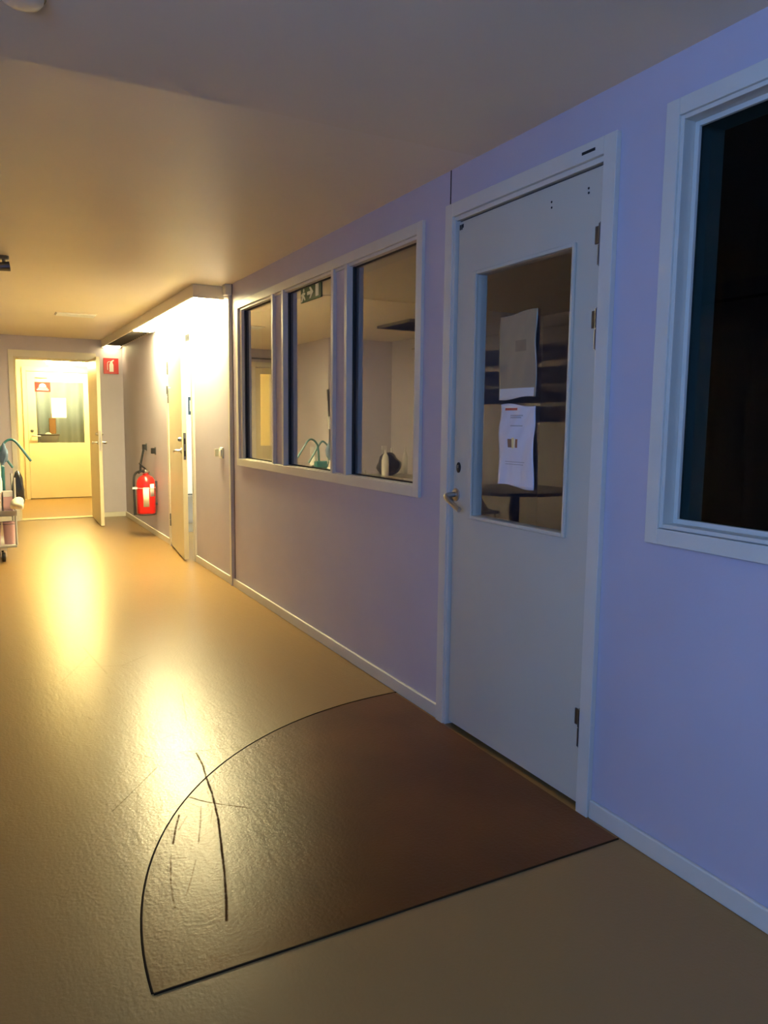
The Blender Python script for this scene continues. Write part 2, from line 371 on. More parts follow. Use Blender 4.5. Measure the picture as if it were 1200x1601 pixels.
for a, b in ((2.912, 3.61), (3.81, 4.53), (4.745, 5.40)):
    bx('glass_pane', M_GLASS, w1, (.034, .058, a, b, 1.0, 2.06), bev=0)
    bx('gasket', M_GASKET, w1, (.020, .034, b-.016, b, 1.0, 2.06), (.024, .034, a, a+.006, 1.0, 2.06), (.026, .034, a, b, 1.0, 1.006), (.026, .034, a, b, 2.054, 2.06), bev=0)
# window_2: deep dark window
w2 = thing('window_2', 'deep white-framed window with black drape behind the glass', 'window', kind='structure')
casing(w2, .306, 1.568, .938, 2.145, .045, -.02)
bx('jamb', M_TRIM, w2, (-.012, T, 1.512, 1.524, .985, 2.10)); bx('jamb', M_TRIM, w2, (-.012, T, .35, .362, .985, 2.10))
bx('sill', M_TRIM, w2, (-.012, T, .362, 1.512, .985, .997)); bx('head', M_TRIM, w2, (-.012, T, .362, 1.512, 2.088, 2.10))
bx('glass_stop', M_TRIM, w2, (.03, .042, 1.498, 1.512, .997, 2.088), (.03, .042, .362, .376, .997, 2.088), (.03, .042, .376, 1.498, .997, 1.011), (.03, .042, .376, 1.498, 2.074, 2.088))
bx('glass_pane', M_TGLASS, w2, (.042, .062, .362, 1.512, .997, 2.088), bev=0)
# window_3: high in the left wall, lets the dusk in
w3 = thing('window_3', 'wide white-framed outer window showing blue dusk', 'window', kind='structure')
for b in ((XL-.1, XL-.03, -.75, -.7, 1.175, 2.125), (XL-.1, XL-.03, .5, .55, 1.175, 2.125), (XL-.1, XL-.03, -.7, .5, 1.175, 1.225), (XL-.1, XL-.03, -.7, .5, 2.075, 2.125)):
    bx('sash_bar', M_TRIM, w3, b)

# ================================================================ DOORS
def lever(bm_parent, x, y, z, sx, sy, dr=.3, m=M_STEEL):
    """lever handle on a wall-parallel leaf: rosette, neck, bent grip"""
    bm = B(); lathe(bm, [(.026, 0), (.026, .006), (.022, .009)], (0, 0, 0), 24, 'x')
    o = obj('rosette', bm, m, bm_parent, smooth=True); o.location = (x, y, z); o.scale = (sx, 1, 1)
    bm = B(); tube(bm, smooth_pts([(0, 0, 0), (.042, 0, 0), (.058, .006*sy, -.004*dr), (.060, .03*sy, -.016*dr), (.055, .06*sy, -.034*dr), (.047, .095*sy, -.052*dr)], 2), .0105, 12)
    o = obj('lever', bm, m, bm_parent, smooth=True); o.location = (x, y, z); o.scale = (sx, 1, 1)
def hinge(parent, x, y, z0, z1, m=M_DSTEEL):
    bm = B(); zm = (z0+z1)/2
    cyl(bm, (x, y, z0), (x, y, zm-.003), .0085, seg=14); cyl(bm, (x, y, zm+.003), (x, y, z1), .0085, seg=14)
    cyl(bm, (x, y, z0-.004), (x, y, z1+.004), .005, seg=10)
    box(bm, x+.004, x+.008, y-.026, y-.006, z0+.004, zm-.004); box(bm, x+.004, x+.008, y+.006, y+.03, zm+.004, z1-.004)
    return obj('hinge', bm, m, parent, smooth=True)
# door_1
d1 = thing('door_1', 'pale grey corridor door with tall glass pane, closed, brass-toned lever', 'door', kind='structure')
casing(d1, 1.750, 2.678, 0, 2.135, .052, -.02, 'casing', bottom=False)
bx('jamb', M_TRIM, d1, (-.014, T, 2.612, 2.635, 0, 2.07)); bx('jamb', M_TRIM, d1, (-.006, T, 1.79, 1.801, 0, 2.07)); bx('jamb', M_TRIM, d1, (-.008, T, 1.79, 2.635, 2.066, 2.083))
GY0, GY1, GZ0, GZ1 = 1.936, 2.466, .912, 1.838
bm = B()
for b in ((0, .042, 1.806, GY0, .018, 2.058), (0, .042, GY1, 2.604, .018, 2.058), (0, .042, GY0, GY1, .018, GZ0), (0, .042, GY0, GY1, GZ1, 2.058)): box(bm, *b)
bmesh.ops.remove_doubles(bm, verts=bm.verts, dist=1e-5)
leaf = obj('leaf', bm, M_LEAF, d1)
bx('gap_seal', M_GASKET, d1, (.03, .05, 1.80, 1.808, .0, 2.066), (.03, .05, 2.602, 2.613, 0, 2.066), (.012, .05, 1.80, 2.613, 2.056, 2.067), bev=0)
bw = .014
for b in ((-.011, 0, GY0-bw, GY0, GZ0-bw, GZ1+bw), (-.011, 0, GY1, GY1+.03, GZ0-bw, GZ1+bw), (-.011, 0, GY0, GY1, GZ0-bw, GZ0), (-.011, 0, GY0, GY1, GZ1, GZ1+bw)):
    bx('glazing_bead', M_LEAF, leaf, b, bev=.003)
bx('glass_pane', M_DGLASS, leaf, (.016, .026, GY0, GY1, GZ0, GZ1), bev=0)
lever(leaf, 0, 2.584, .985, -1, -1, 1.0)
bm = B(); lathe(bm, [(.017, 0), (.017, .004), (.013, .006)], (0, 0, 0), 20, 'x'); o = obj('keyhole_rosette', bm, M_BLACK, leaf, smooth=True); o.location = (0, 2.569, 1.096); o.scale = (-1, .8, 1.25)
bm = B(); box(bm, -.009, -.0062, -.003, .003, -.006, .006); o = obj('key_slot', bm, M_STEEL, leaf); o.location = (0, 2.566, 1.100)
for z0, z1 in ((1.762, 1.884), (1.508, 1.630), (.222, .346)): hinge(d1, -.012, 1.806, z0, z1)
for y, z in ((1.881, 2.006), (1.880, 1.992), (2.055, 2.006), (2.054, 1.988)):
    bm = B(); lathe(bm, [(.004, 0), (.0035, .0012)], (0, 0, 0), 10, 'x'); o = obj('screw_hole', bm, M_GASKET, leaf); o.location = (0, y, z); o.scale = (-1, 1, 1)
bx('door_code_mark', M_GASKET, leaf, (-.0012, 0, 2.592, 2.600, 2.028, 2.048), (-.0012, 0, 2.582, 2.589, 2.028, 2.048), (-.0012, 0, 2.574, 2.580, 2.034, 2.048), bev=0)
lb = bx('maker_label', M_GASKET, d1, (-.0215, -.02, 1.838, 1.895, 2.103, 2.1115), bev=0); lb['label'] = 'small dark strip label on the door frame'
# papers on the door glass
def sheet(name, m, y0, y1, z0, z1, x, amp, seed, label, cat, nu=24, nv=36):
    rnd = random.Random(seed); ph = [rnd.uniform(0, 6.28) for _ in range(6)]
    bm = B(); uvl = bm.loops.layers.uv.new('UVMap'); g = []
    for j in range(nv+1):
        row = []
        for i in range(nu+1):
            u, v = i/nu, j/nv
            d = amp*(.5+.5*math.sin(5*u+3*v+ph[0])*math.cos(7*v-2*u+ph[1]) ) + amp*.45*(.5+.5*math.sin(17*u-9*v+ph[2]+2*math.sin(4*v)))
            yy = y1+(y0-y1)*u + .004*math.sin(6*v+ph[3]); zz = z0+(z1-z0)*v + (.006*math.sin(5*u+ph[4]) if j in (0, nv) else 0)
            row.append((bm.verts.new((x-d, yy, zz)), u, v))
        g.append(row)
    for j in range(nv):
        for i in range(nu):
            q = [g[j][i], g[j][i+1], g[j+1][i+1], g[j+1][i]]
            f = bm.faces.new([t[0] for t in q])
            for lp, t in zip(f.loops, q): lp[uvl].uv = (t[1], t[2])
    o = obj(name, bm, m, smooth=True)
    so = o.modifiers.new('thickness', 'SOLIDIFY'); so.thickness = .0006; so.offset = 0
    return tag(o, label, cat)
grey = (.45, .44, .44)
M_P1 = print_mat('plastic_sleeve', (.33, .27, .17), [(0, 0, .95, .12, (.72, .70, .66)), (.45, .55, .75, .68, (.24, .19, .12))], .3)
M_P2 = print_mat('laminated_notice', (.74, .72, .76), [(.12, .935, .50, .965, (.42, .05, .05)), (.30, .84, .62, .855, grey), (.30, .865, .66, .88, grey), (.34, .74, .66, .755, grey),
      (.30, .48, .40, .585, (.28, .16, .10)), (.40, .47, .46, .60, (.80, .68, .30)), (.46, .48, .50, .585, (.85, .80, .60)), (.50, .48, .57, .585, (.34, .16, .10)), (.2, .30, .75, .308, grey), (.2, .27, .7, .278, grey)], .22)
sheet('plastic_sleeve', M_P1, 2.119, 2.331, 1.366, 1.668, .013, .004, 3, 'crumpled beige plastic sleeve taped on door glass above the white notice', 'sleeve')
sheet('notice', M_P2, 2.112, 2.316, 1.046, 1.342, .013, .007, 8, 'wavy white laminated notice with red heading on the door glass', 'notice')

# door_2: ajar door of the lit side room
d2 = thing('door_2', 'cream door standing ajar into the corridor beside the ceiling light', 'door', kind='structure')
casing(d2, 6.77, 7.805, 0, 2.09, .06, -.02, 'casing', bottom=False)
bx('jamb', M_TRIM, d2, (-.004, T, 6.83, 6.838, 0, 2.05)); bx('jamb', M_TRIM, d2, (-.004, T, 7.737, 7.745, 0, 2.05)); bx('jamb', M_TRIM, d2, (-.004, T, 6.838, 7.737, 2.038, 2.05))
bm = B(); box(bm, -.004, .038, -.9, 0, .015, 2.03); lf2 = obj('leaf', bm, M_LEAF2, d2, .002)
lf2.location = (-.008, 7.735, 0); lf2.rotation_euler = (0, 0, -math.radians(5.6))
lever(lf2, -.004, -.845, 1.0, -1, 1)
bm = B(); lathe(bm, [(.02, 0), (.02, .012), (.014, .03)], (0, 0, 0), 18, 'x'); o = obj('lock_knob', bm, M_DSTEEL, lf2, smooth=True); o.location = (-.004, -.845, 1.10); o.scale = (-1, 1, 1)
bx('lock_plate', M_DSTEEL, lf2, (.006, .030, -.9025, -.9, .92, 1.16), bev=.0008)
bx('bolt', M_BLACK, lf2, (.010, .026, -.909, -.9025, .95, 1.0), (.010, .026, -.908, -.9025, 1.06, 1.11), bev=.001)
for z in (1.78, 1.5, .27): hinge(d2, -.016, 7.742, z-.06, z+.06)
bm = B(); cyl(bm, (-.004, -.16, 1.58), (-.035, -.16, 1.57), .006); cyl(bm, (-.035, -.16, 1.52), (-.035, -.16, 1.60), .009); obj('coat_hook', bm, M_DSTEEL, lf2, smooth=True)

# door_3: open door of the far doorway
d3 = thing('door_3', 'far doorway with cream door swung wide open towards the corridor', 'door', kind='structure')
for b in ((-1.332, -1.276, YE-.02, YE, 0, 2.10), (-.385, -.325, YE-.02, YE, 0, 2.10), (-1.276, -.385, YE-.02, YE, 2.018, 2.10)): bx('casing', M_TRIM, d3, b)
for b in ((-1.276, -1.25, YE-.004, YE+.144, 0, 2.018), (-.41, -.385, YE-.004, YE+.144, 0, 2.018), (-1.25, -.41, YE-.004, YE+.144, 1.995, 2.018)): bx('jamb', M_LEAF2, d3, b)
bx('threshold', M_LEAF2, d3, (-1.25, -.41, YE, YE+.14, 0, .012), bev=.004)
bx('door_closer', M_LAMPBODY, d3, (-1.22, -1.10, YE-.03, YE, 1.985, 2.015))
bm = B(); box(bm, -.04, 0, -.93, 0, .012, 1.99); lf3 = obj('leaf', bm, M_LEAF2, d3, .002); lf3.location = (-.385, YE-.022, 0); lf3.rotation_euler = (0, 0, math.radians(-1.6))
lever(lf3, -.04, -.86, 1.0, -1, 1); lever(lf3, 0, -.86, 1.0, 1, 1)
bx('lock_plate', M_STEEL, lf3, (-.032, -.008, -.932, -.93, .90, 1.14), bev=.0006)
for s, x in ((-1, -.04), (1, 0)):
    bm = B(); lathe(bm, [(.018, 0), (.018, .01), (.012, .025)], (0, 0, 0), 16, 'x'); o = obj('lock_knob', bm, M_STEEL, lf3, smooth=True); o.location = (x, -.86, 1.10); o.scale = (s, 1, 1)

# door_4: closed glazed door across the far hall
d4 = thing('door_4', 'closed cream door with wide glass across the far hall', 'door', kind='structure')
for b in ((-1.05, -.99, YI-.02, YI, 0, 2.06), (-.02, .04, YI-.02, YI, 0, 2.06), (-.99, -.02, YI-.02, YI, 2.0, 2.06)): bx('casing', M_LEAF2, d4, b)
g = (-.862, -.165, .89, 1.84); bm = B()
for b in ((-.985, g[0], YI, YI+.04, .015, 1.995), (g[1], -.025, YI, YI+.04, .015, 1.995), (g[0], g[1], YI, YI+.04, .015, g[2]), (g[0], g[1], YI, YI+.04, g[3], 1.995)): box(bm, *b)
bmesh.ops.remove_doubles(bm, verts=bm.verts, dist=1e-5)
lf4 = obj('leaf', bm, M_LEAF2, d4)
bx('glass_pane', M_CGLASS, lf4, (g[0], g[1], YI+.014, YI+.024, g[2], g[3]), bev=0)
bm = B(); cyl(bm, (-.935, YI, 1.0), (-.935, YI-.05, 1.0), .01); cyl(bm, (-.935, YI-.05, 1.0), (-.82, YI-.05, .995), .01); obj('lever', bm, M_STEEL, lf4, smooth=True)
bm = B(); lathe(bm, [(.024, 0), (.024, .01), (.016, .014)], (0, 0, 0), 18, 'y'); o = obj('lock_rosette', bm, M_DSTEEL, lf4, smooth=True); o.location = (-.935, YI, 1.075); o.scale = (1, -1, 1)
bx('door_closer', M_DSTEEL, lf4, (-.86, -.69, YI-.03, YI, 1.895, 1.91), bev=.003)
# red sign and paper on it
def plate_yz(name, m, y0, y1, z0, z1, x0, x1, parent=None): return bx(name, m, parent, (x0, x1, y0, y1, z0, z1), bev=0)
sg = thing('fire_alarm_sign', 'red sign with white bell shape on the closed cream door', 'sign', (-.76, YI-.002, 1.76))
bm = B(); box(bm, -.112, .112, -.006, 0, -.075, .075); obj('plate', bm, M_SIGNRED, sg, .002)
bm = B(); prism(bm, [(-.055, -.005)] + [(-.05*math.cos(a), .01+.045*math.sin(a)) for a in [i*math.pi/10 for i in range(11)]] + [(.055, -.005)], lambda u, v, w: (u, -.0065-w, v), .0012); obj('pictogram', bm, M_SIGNWHITE, sg)
bm = B(); box(bm, -.07, .07, -.0077, -.0065, -.026, -.018); box(bm, -.085, .085, -.0077, -.0065, -.05, -.038); obj('lettering', bm, M_SIGNWHITE, sg)
bm = B(); box(bm, -.107, .107, -.0015, 0, -.155, .155); o = tag(obj('paper_notice', bm, M_SIGNWHITE), 'blank white paper taped on glass of the closed cream door', 'paper'); o.location = (-.534, YI+.012, 1.44)

# door_5: side door of the end wall with lit glass slit (seen mirrored in the window panes)
d5 = thing('door_5', 'cream door with tall lit glass slit left of the far doorway', 'door', kind='structure')
for b in ((-1.72, -1.66, YE-.02, YE, 0, 2.09), (-2.0, -1.72, YE-.02, YE, 2.02, 2.09)): bx('casing', M_TRIM, d5, b)
bm = B()
for b in ((-1.80, -1.72, YE+.02, YE+.06, .015, 2.015), (-1.97, -1.80, YE+.02, YE+.06, .015, .92), (-1.97, -1.80, YE+.02, YE+.06, 1.93, 2.015)): box(bm, *b)
lf5 = obj('leaf', bm, M_LEAF2, d5); bx('glass_pane', M_CGLASS, lf5, (-1.97, -1.80, YE+.036, YE+.042, .92, 1.93), bev=0)
bx('rail', M_DSTEEL, d5, (-2.0, -1.66, YE-.03, YE-.02, 2.13, 2.15))

# ================================================================ LIGHTS (things)
cl = thing('ceiling_light', 'long cream fluorescent ceiling light above the ajar door, partly lit', 'light', (0, 5.76, 0))
def cpart(name, m, *bs, bev=.002):
    bm = B()
    for b in bs: box(bm, *b)
    return local(obj(name, bm, m, None, bev), cl)
cpart('housing', M_LAMPBODY, (-.255, -.235, 5.77, 10.40, 2.182, ZC-.002), (-.045, -.025, 5.77, 10.40, 2.19, ZC-.002), (-.235, -.045, 5.77, 10.40, 2.235, ZC-.002), bev=.003)
cpart('end_cap', M_LAMPBODY, (-.257, -.023, 5.755, 5.77, 2.178, ZC-.002)); cpart('end_cap', M_LAMPBODY, (-.257, -.023, 10.40, 10.412, 2.178, ZC-.002))
cpart('diffuser', M_TUBE, (-.235, -.045, 5.85, 7.05, 2.176, 2.20), bev=.004); cpart('diffuser', M_TUBE, (-.235, -.045, 7.07, 8.27, 2.176, 2.20), bev=.004)
cpart('diffuser_divider', M_LAMPBODY, (-.235, -.045, 7.05, 7.07, 2.18, 2.235)); cpart('socket_plate', M_DSTEEL, (-.20, -.08, 5.775, 5.84, 2.186, 2.20))
cpart('louvre', M_LOUVRE, (-.235, -.045, 8.275, 10.24, 2.205, 2.215))
for i in range(16): cpart('louvre_blade', M_LOUVRE, (-.235, -.045, 8.34+i*.12, 8.346+i*.12, 2.186, 2.206), bev=0)
cpart('diffuser', M_DIMTUBE, (-.235, -.045, 10.26, 10.39, 2.172, 2.20), bev=.004)
def batten(name, x0, x1, y0, y1, m, label, z=ZC, stems=False):
    t = thing(name, label, 'light', ((x0+x1)/2, (y0+y1)/2, 0))
    if stems:
        for sx in (x0+.12, x1-.12):
            bm = B(); cyl(bm, (sx, (y0+y1)/2, z-.003), (sx, (y0+y1)/2, ZC-.001), .006, seg=10); local(obj('stem', bm, M_LAMPBODY, None), t)
    bm = B(); box(bm, x0, x1, y0, y1, z-.04, z-.002); local(obj('housing', bm, M_LAMPBODY, None, .003), t)
    bm = B(); box(bm, x0+.01, x1-.01, y0+.01, y1-.01, z-.085, z-.04); local(obj('diffuser', bm, m, None, .012), t)
batten('batten_light', -.75, -.15, 12.45, 12.60, M_FARLAMP, 'lit batten light hung from the far hall ceiling', 2.16, True)
batten('side_room_light_offscreen', .5, 1.4, 7.6, 7.75, M_KITLAMP, 'lit batten light in the side room behind the ajar door')
M_LASTLAMP = mat('lit_last_room_lamp', (.9, .9, .85), .5, emit=(1, .95, .6), es=24)
batten('last_room_light_offscreen', -.9, .3, 14.6, 14.75, M_LASTLAMP, 'lit batten light in the last room behind glazed door')

# ================================================================ FIRE EXTINGUISHER
EX, EY = -.118, 8.45
fe = thing('fire_extinguisher', 'red fire extinguisher with black hose hung low on the lavender wall', 'extinguisher', (EX, EY, .25))
r = .098
bm = B(); lathe(bm, [(.08, 0), (r-.004, .012), (r, .03), (r, .34), (r*.93, .375), (r*.72, .405), (r*.40, .424), (.03, .43), (.03, .445)], seg=32); obj('cylinder', bm, M_RED, fe, smooth=True)
bm = B(); lathe(bm, [(r+.001, .0), (r+.002, .004), (r+.001, .012), (r-.004, .016)], (0, 0, -.004), 32); obj('foot_ring', bm, M_BLACK, fe, smooth=True)
bm = B(); lathe(bm, [(.024, .445), (.024, .475), (.018, .482)], seg=18); cyl(bm, (0, 0, .462), (-.02, -.045, .462), .012); cyl(bm, (.0, 0, .462), (.03, -.03, .455), .014); obj('valve', bm, M_STEEL, fe, smooth=True)
bm = B(); tube(bm, smooth_pts([(.01, 0, .478), (-.01, -.02, .50), (-.05, -.05, .53), (-.075, -.075, .56)], 2), 0.009, 8); tube(bm, smooth_pts([(.01, 0, .472), (-.02, -.02, .483), (-.06, -.055, .47), (-.085, -.08, .455)], 2), .009, 8); obj('handle', bm, M_BLACK, fe, smooth=True)
bm = B(); tube(bm, smooth_pts([(-.02, -.045, .462), (-.05, -.02, .475), (-.11, .01, .45), (-.128, -.01, .38), (-.128, -.02, .25), (-.126, -.025, .12), (-.124, -.03, .06)], 3), .012, 10); obj('hose', bm, M_BLACK, fe, smooth=True)
bm = B(); tube(bm, smooth_pts([(-.06, -.04, .46), (-.055, -.03, .54), (-.045, -.03, .60), (-.02, -.03, .70)], 2), .012, 10); obj('squeeze_lever', bm, M_BLACK, fe, smooth=True)
bm = B(); cyl(bm, (-.124, -.03, .0), (-.126, -.027, .14), .017, .012, 14); obj('nozzle', bm, M_BLACK, fe, smooth=True)
bm = B(); tube(bm, [(math.cos(a)*(r+.002), math.sin(a)*(r+.002), .29) for a in [i*2*math.pi/40 for i in range(40)]], .003, 6, True); box(bm, -.145, -.095, -.032, -.022, .28, .30); obj('hose_strap', bm, M_WHITEP, fe)
def wrap_label(name, m, a0, a1, z0, z1, rr):
    bm = B(); n = 12; A = []; Bq = []
    for i in range(n+1):
        a = math.radians(a0+(a1-a0)*i/n); A.append(bm.verts.new((rr*math.cos(a), rr*math.sin(a), z0))); Bq.append(bm.verts.new((rr*math.cos(a), rr*math.sin(a), z1)))
    for i in range(n): bm.faces.new((A[i], A[i+1], Bq[i+1], Bq[i]))
    o = obj(name, bm, m, fe, smooth=True); so = o.modifiers.new('t', 'SOLIDIFY'); so.thickness = .0008; so.offset = 1; return o
wrap_label('instruction_label', M_WHITEP, -75, -40, .20, .335, r+.0005); wrap_label('instruction_label', M_IVORY, -118, -82, .09, .30, r+.0005)
bm = B(); box(bm, r-.01, -EX-.001, -.03, .03, .30, .36); obj('wall_bracket', bm, M_DSTEEL, fe, .002)
bm = B(); box(bm, r-.004, -EX-.001, -.02, .02, .1, .13); obj('wall_bracket', bm, M_DSTEEL, fe, .002)
for y, z, t in ((8.972, .96, 'small dark empty wall clip above the fire extinguisher, further from the ajar door'), (8.483, .935, 'small dark empty wall clip above the fire extinguisher, nearer the ajar door')):
    t_ = thing('wall_clip', t, 'clip', (0, y, z), group='empty wall clips above the extinguisher')
    bm = B(); box(bm, -.006, 0, -.03, .03, -.042, .042); obj('back_plate', bm, M_DSTEEL, t_, .002)
    bm = B(); box(bm, -.045, -.006, -.028, -.02, -.03, .03); box(bm, -.045, -.006, .02, .028, -.03, .03); box(bm, -.045, -.038, -.028, -.012, -.03, .03); box(bm, -.045, -.038, .012, .028, -.03, .03); obj('clip_jaw', bm, M_BLACK, t_, .001)
# extinguisher sign on the end wall
s2 = thing('extinguisher_sign', 'square red extinguisher sign on end wall beside the open door', 'sign', (-.135, YE-.002, 1.95))
bm = B(); box(bm, -.10, .085, -.008, 0, -.1, .1); obj('plate', bm, M_SIGNRED, s2, .003)
bm = B(); prism(bm, [(-.028, -.072), (.022, -.072), (.022, .02), (.012, .04), (.012, .055), (.03, .07), (.024, .08), (-.01, .062), (-.018, .055), (-.018, .04), (-.028, .02)], lambda u, v, w: (u, -.0085-w, v), .0012); obj('pictogram', bm, M_SIGNWHITE, s2)
bm = B(); tube(bm, smooth_pts([(-.02, -.009, .058), (-.05, -.009, .05), (-.052, -.009, .0), (-.05, -.009, -.05)], 2), .004, 6); obj('pictogram_hose', bm, M_SIGNWHITE, s2)
# light switch
sw = thing('light_switch', 'ivory rocker switch on wall between ajar door and cover strip', 'switch', (0, 5.93, 1.018))
bm = B(); box(bm, -.014, 0, -.042, .042, -.042, .042); obj('surround', bm, M_SIGNCREAM, sw, .004)
bm = B(); box(bm, -.022, -.014, -.027, .027, -.027, .027); o = obj('rocker', bm, M_WHITEP, sw, .003)
bm = B(); box(bm, -.045, -.014, .044, .06, -.03, .03); o = obj('side_box', bm, M_SIGNCREAM, sw, .003)

# ================================================================ EXIT SIGN stuck on the middle pane
ex = thing('exit_sign', 'green running man exit sign on the middle window pane', 'sign', (.0325, 4.19, 1.972))
bm = B(); box(bm, -.004, 0, -.15, .15, 0, .086); obj('plate', bm, M_GREEN, ex, .001)
t3 = lambda u, v, w: (-.0042-w, -u, v)       # u to the right as seen from the corridor
bm = B()
prism(bm, [(-.142, .004), (-.128, .004), (-.110, .022), (-.118, .034), (-.12, .05), (-.138, .05), (-.142, .04), (-.132, .038), (-.135, .022)], t3, .001)
prism(bm, [(-.118, .034), (-.098, .02), (-.086, .008), (-.076, .014), (-.09, .032), (-.106, .046), (-.09, .04), (-.078, .046), (-.082, .054), (-.098, .055), (-.116, .058), (-.126, .05)], t3, .001)
prism(bm, [(-.102+.011*math.cos(a), .069+.011*math.sin(a)) for a in [i*math.pi/6 for i in range(12)]], t3, .001); obj('running_man', bm, M_SIGNCREAM, ex)
bm = B(); prism(bm, [(-.05, .034), (0, .034), (-.02, .012), (.005, .012), (.042, .044), (.005, .076), (-.02, .076), (0, .054), (-.05, .054)], t3, .001); obj('arrow', bm, M_SIGNCREAM, ex)
bm = B(); prism(bm, [(.075, .012), (.118, .012), (.118, .08), (.075, .08)], t3, .001); obj('doorway_symbol', bm, M_SIGNCREAM, ex)

# ================================================================ CEILING DEVICES
sd = thing('smoke_detector', 'round white smoke detector on the ceiling near the panel joint', 'detector', (-1.575, 2.12, ZC))
bm = B(); lathe(bm, [(.030, -.022), (.042, -.018), (.048, -.010), (.050, 0)], seg=36); obj('body', bm, M_CEIL_B, sd, smooth=True)
bm = B(); tube(bm, [(.051*math.cos(a), .051*math.sin(a), -.001) for a in [i*2*math.pi/36 for i in range(36)]], .003, 6, True); obj('base_ring', bm, M_BLACK, sd)
sp = thing('ceiling_spotlight', 'small dark bracketed device on the ceiling over the corridor', 'spotlight', (-1.515, 5.42, ZC))
bm = B(); lathe(bm, [(.03, -.02), (.03, 0)], seg=20); obj('base', bm, M_LOUVRE, sp, smooth=True)
bm = B(); cyl(bm, (0, 0, -.02), (0, 0, -.05), .010, seg=12); obj('stem', bm, M_LOUVRE, sp, smooth=True)
bm = B(); cyl(bm, (-.05, 0, -.07), (.032, 0, -.06), .024, .03, 20); obj('head', bm, M_DSTEEL, sp, smooth=True)
ch = thing('ceiling_plate', 'flat rectangular white cover plate on the corridor ceiling', 'cover plate', (-.80, 8.04, ZC))
bm = B(); box(bm, -.19, .16, -.10, .10, -.012, -.001); obj('cover', bm, M_WHITE, ch, .004)
bm = B(); box(bm, -.20, .17, -.11, .11, -.006, -.001); obj('rim', bm, M_LAMPBODY, ch, .002)
cv = thing('ceiling_vent', 'dark slatted ceiling vent above the cleaning trolleys', 'vent', (-2.25, 6.87, ZC))
bm = B(); box(bm, -.26, .26, -.32, .32, -.006, -.001); obj('backing', bm, M_BLACK, cv)
for b in ((-.28, .28, -.34, -.31, -.03, -.001), (-.28, .28, .31, .34, -.03, -.001), (-.28, -.26, -.31, .31, -.03, -.001), (.26, .28, -.31, .31, -.03, -.001)):
    bm = B(); box(bm, *b); obj('frame', bm, M_LOUVRE, cv, .002)
for i in range(8):
    bm = B(); y = -.29+i*.072; v = [bm.verts.new(p) for p in ((-.26, y, -.028), (.26, y, -.028), (.26, y+.035, -.008), (-.26, y+.035, -.008))]; bm.faces.new(v)
    o = obj('slat', bm, M_BLACK, cv); so = o.modifiers.new('t', 'SOLIDIFY'); so.thickness = .003

# ================================================================ BEHIND THE GLASS
def drape(name, m, x, y0, y1, z0, z1, amp, wl, label, along='y', thick=.003):
    bm = B(); n = int((y1-y0)/wl*10); a = []; b = []
    for i in range(n+1):
        u = y0+(y1-y0)*i/n; d = amp*math.sin(2*math.pi*(u-y0)/wl)*(1+.3*math.sin(u*5.1))
        p = (x+d, u) if along == 'y' else (u, x+d)
        a.append(bm.verts.new((*p, z0))); b.append(bm.verts.new((*p, z1)))
    for i in range(n): bm.faces.new((a[i], a[i+1], b[i+1], b[i]))
    o = obj(name, bm, m, smooth=True); so = o.modifiers.new('t', 'SOLIDIFY'); so.thickness = thick
    return tag(o, label, 'curtain')
drape('curtain', M_CURTAIN, .36, .0, 1.95, .05, 2.21, .03, .14, 'black drape hanging behind the deep window')
bm = B(); cyl(bm, (.36, -.05, 2.225), (.36, 2.0, 2.225), .012); tag(obj('curtain_rail', bm, M_DSTEEL), 'thin metal rail carrying the black drape', 'rail')
# side room: tall white cabinet with a built-in oven, seen through the gap of the ajar door
tc_ = thing('tall_cabinet', 'tall white cabinet with built-in oven seen through the ajar door', 'cabinet', (.5, 8.6, 0))
bm = B(); box(bm, -.32, .32, 0, .58, .1, 2.15); box(bm, -.30, .30, .03, .55, 0, .1); obj('body', bm, M_WHITE, tc_, .003)
bm = B(); box(bm, -.31, .31, -.02, -.001, 1.72, 2.14); obj('upper_door', bm, M_WHITE, tc_, .003)
bm = B(); box(bm, -.31, .31, -.02, -.001, .42, 1.26); lo_ = obj('lower_door', bm, M_WHITE, tc_, .003)
bm = B(); cyl(bm, (-.14, -.045, .44), (.0, -.045, .44), .008); obj('handle', bm, M_BLACK, lo_, smooth=True)
bm = B(); box(bm, -.31, .31, -.02, -.001, .11, .41); obj('drawer_front', bm, M_GREYP, tc_, .003)
bm = B(); box(bm, -.31, .31, -.024, -.001, 1.28, 1.70); ov = obj('oven', bm, M_WHITEP, tc_, .003)
bm = B(); box(bm, -.115, .12, -.027, -.024, 1.33, 1.53); obj('oven_window', bm, M_SCREEN, ov, .002)
bm = B(); box(bm, -.10, .11, -.029, -.027, 1.37, 1.49); obj('oven_display', bm, M_GREYP, ov, .001)
# last room: curtain, basket on a stand
drape('curtain', M_SHEER, 15.2, -1.3, .5, .1, 2.2, .05, .22, 'pale green curtain in the last room behind glazed door', 'x')
bk = thing('wicker_basket', 'dark-rimmed round basket on a side table behind the glazed door', 'basket', (-.64, 14.0, .86))
bm = B(); lathe(bm, [(.11, 0), (.15, .05), (.17, .12), (.165, .14), (.15, .12), (.13, .05), (.10, .015)], seg=28); obj('bowl', bm, M_GREYP, bk, smooth=True)
bm = B(); tube(bm, [(.17*math.cos(a), .17*math.sin(a), .14) for a in [i*2*math.pi/32 for i in range(32)]], .012, 8, True); obj('rim', bm, M_LOUVRE, bk, smooth=True)
bm = B(); lathe(bm, [(.02, .06), (.05, .08), (.06, .12), (.045, .16), (.015, .18)], (.0, -.02, 0), 20); obj('filling', bm, M_IVORY, bk, smooth=True)
bt = thing('side_table', 'small pale side table holding the dark-rimmed basket', 'table', (-.64, 14.0, 0))
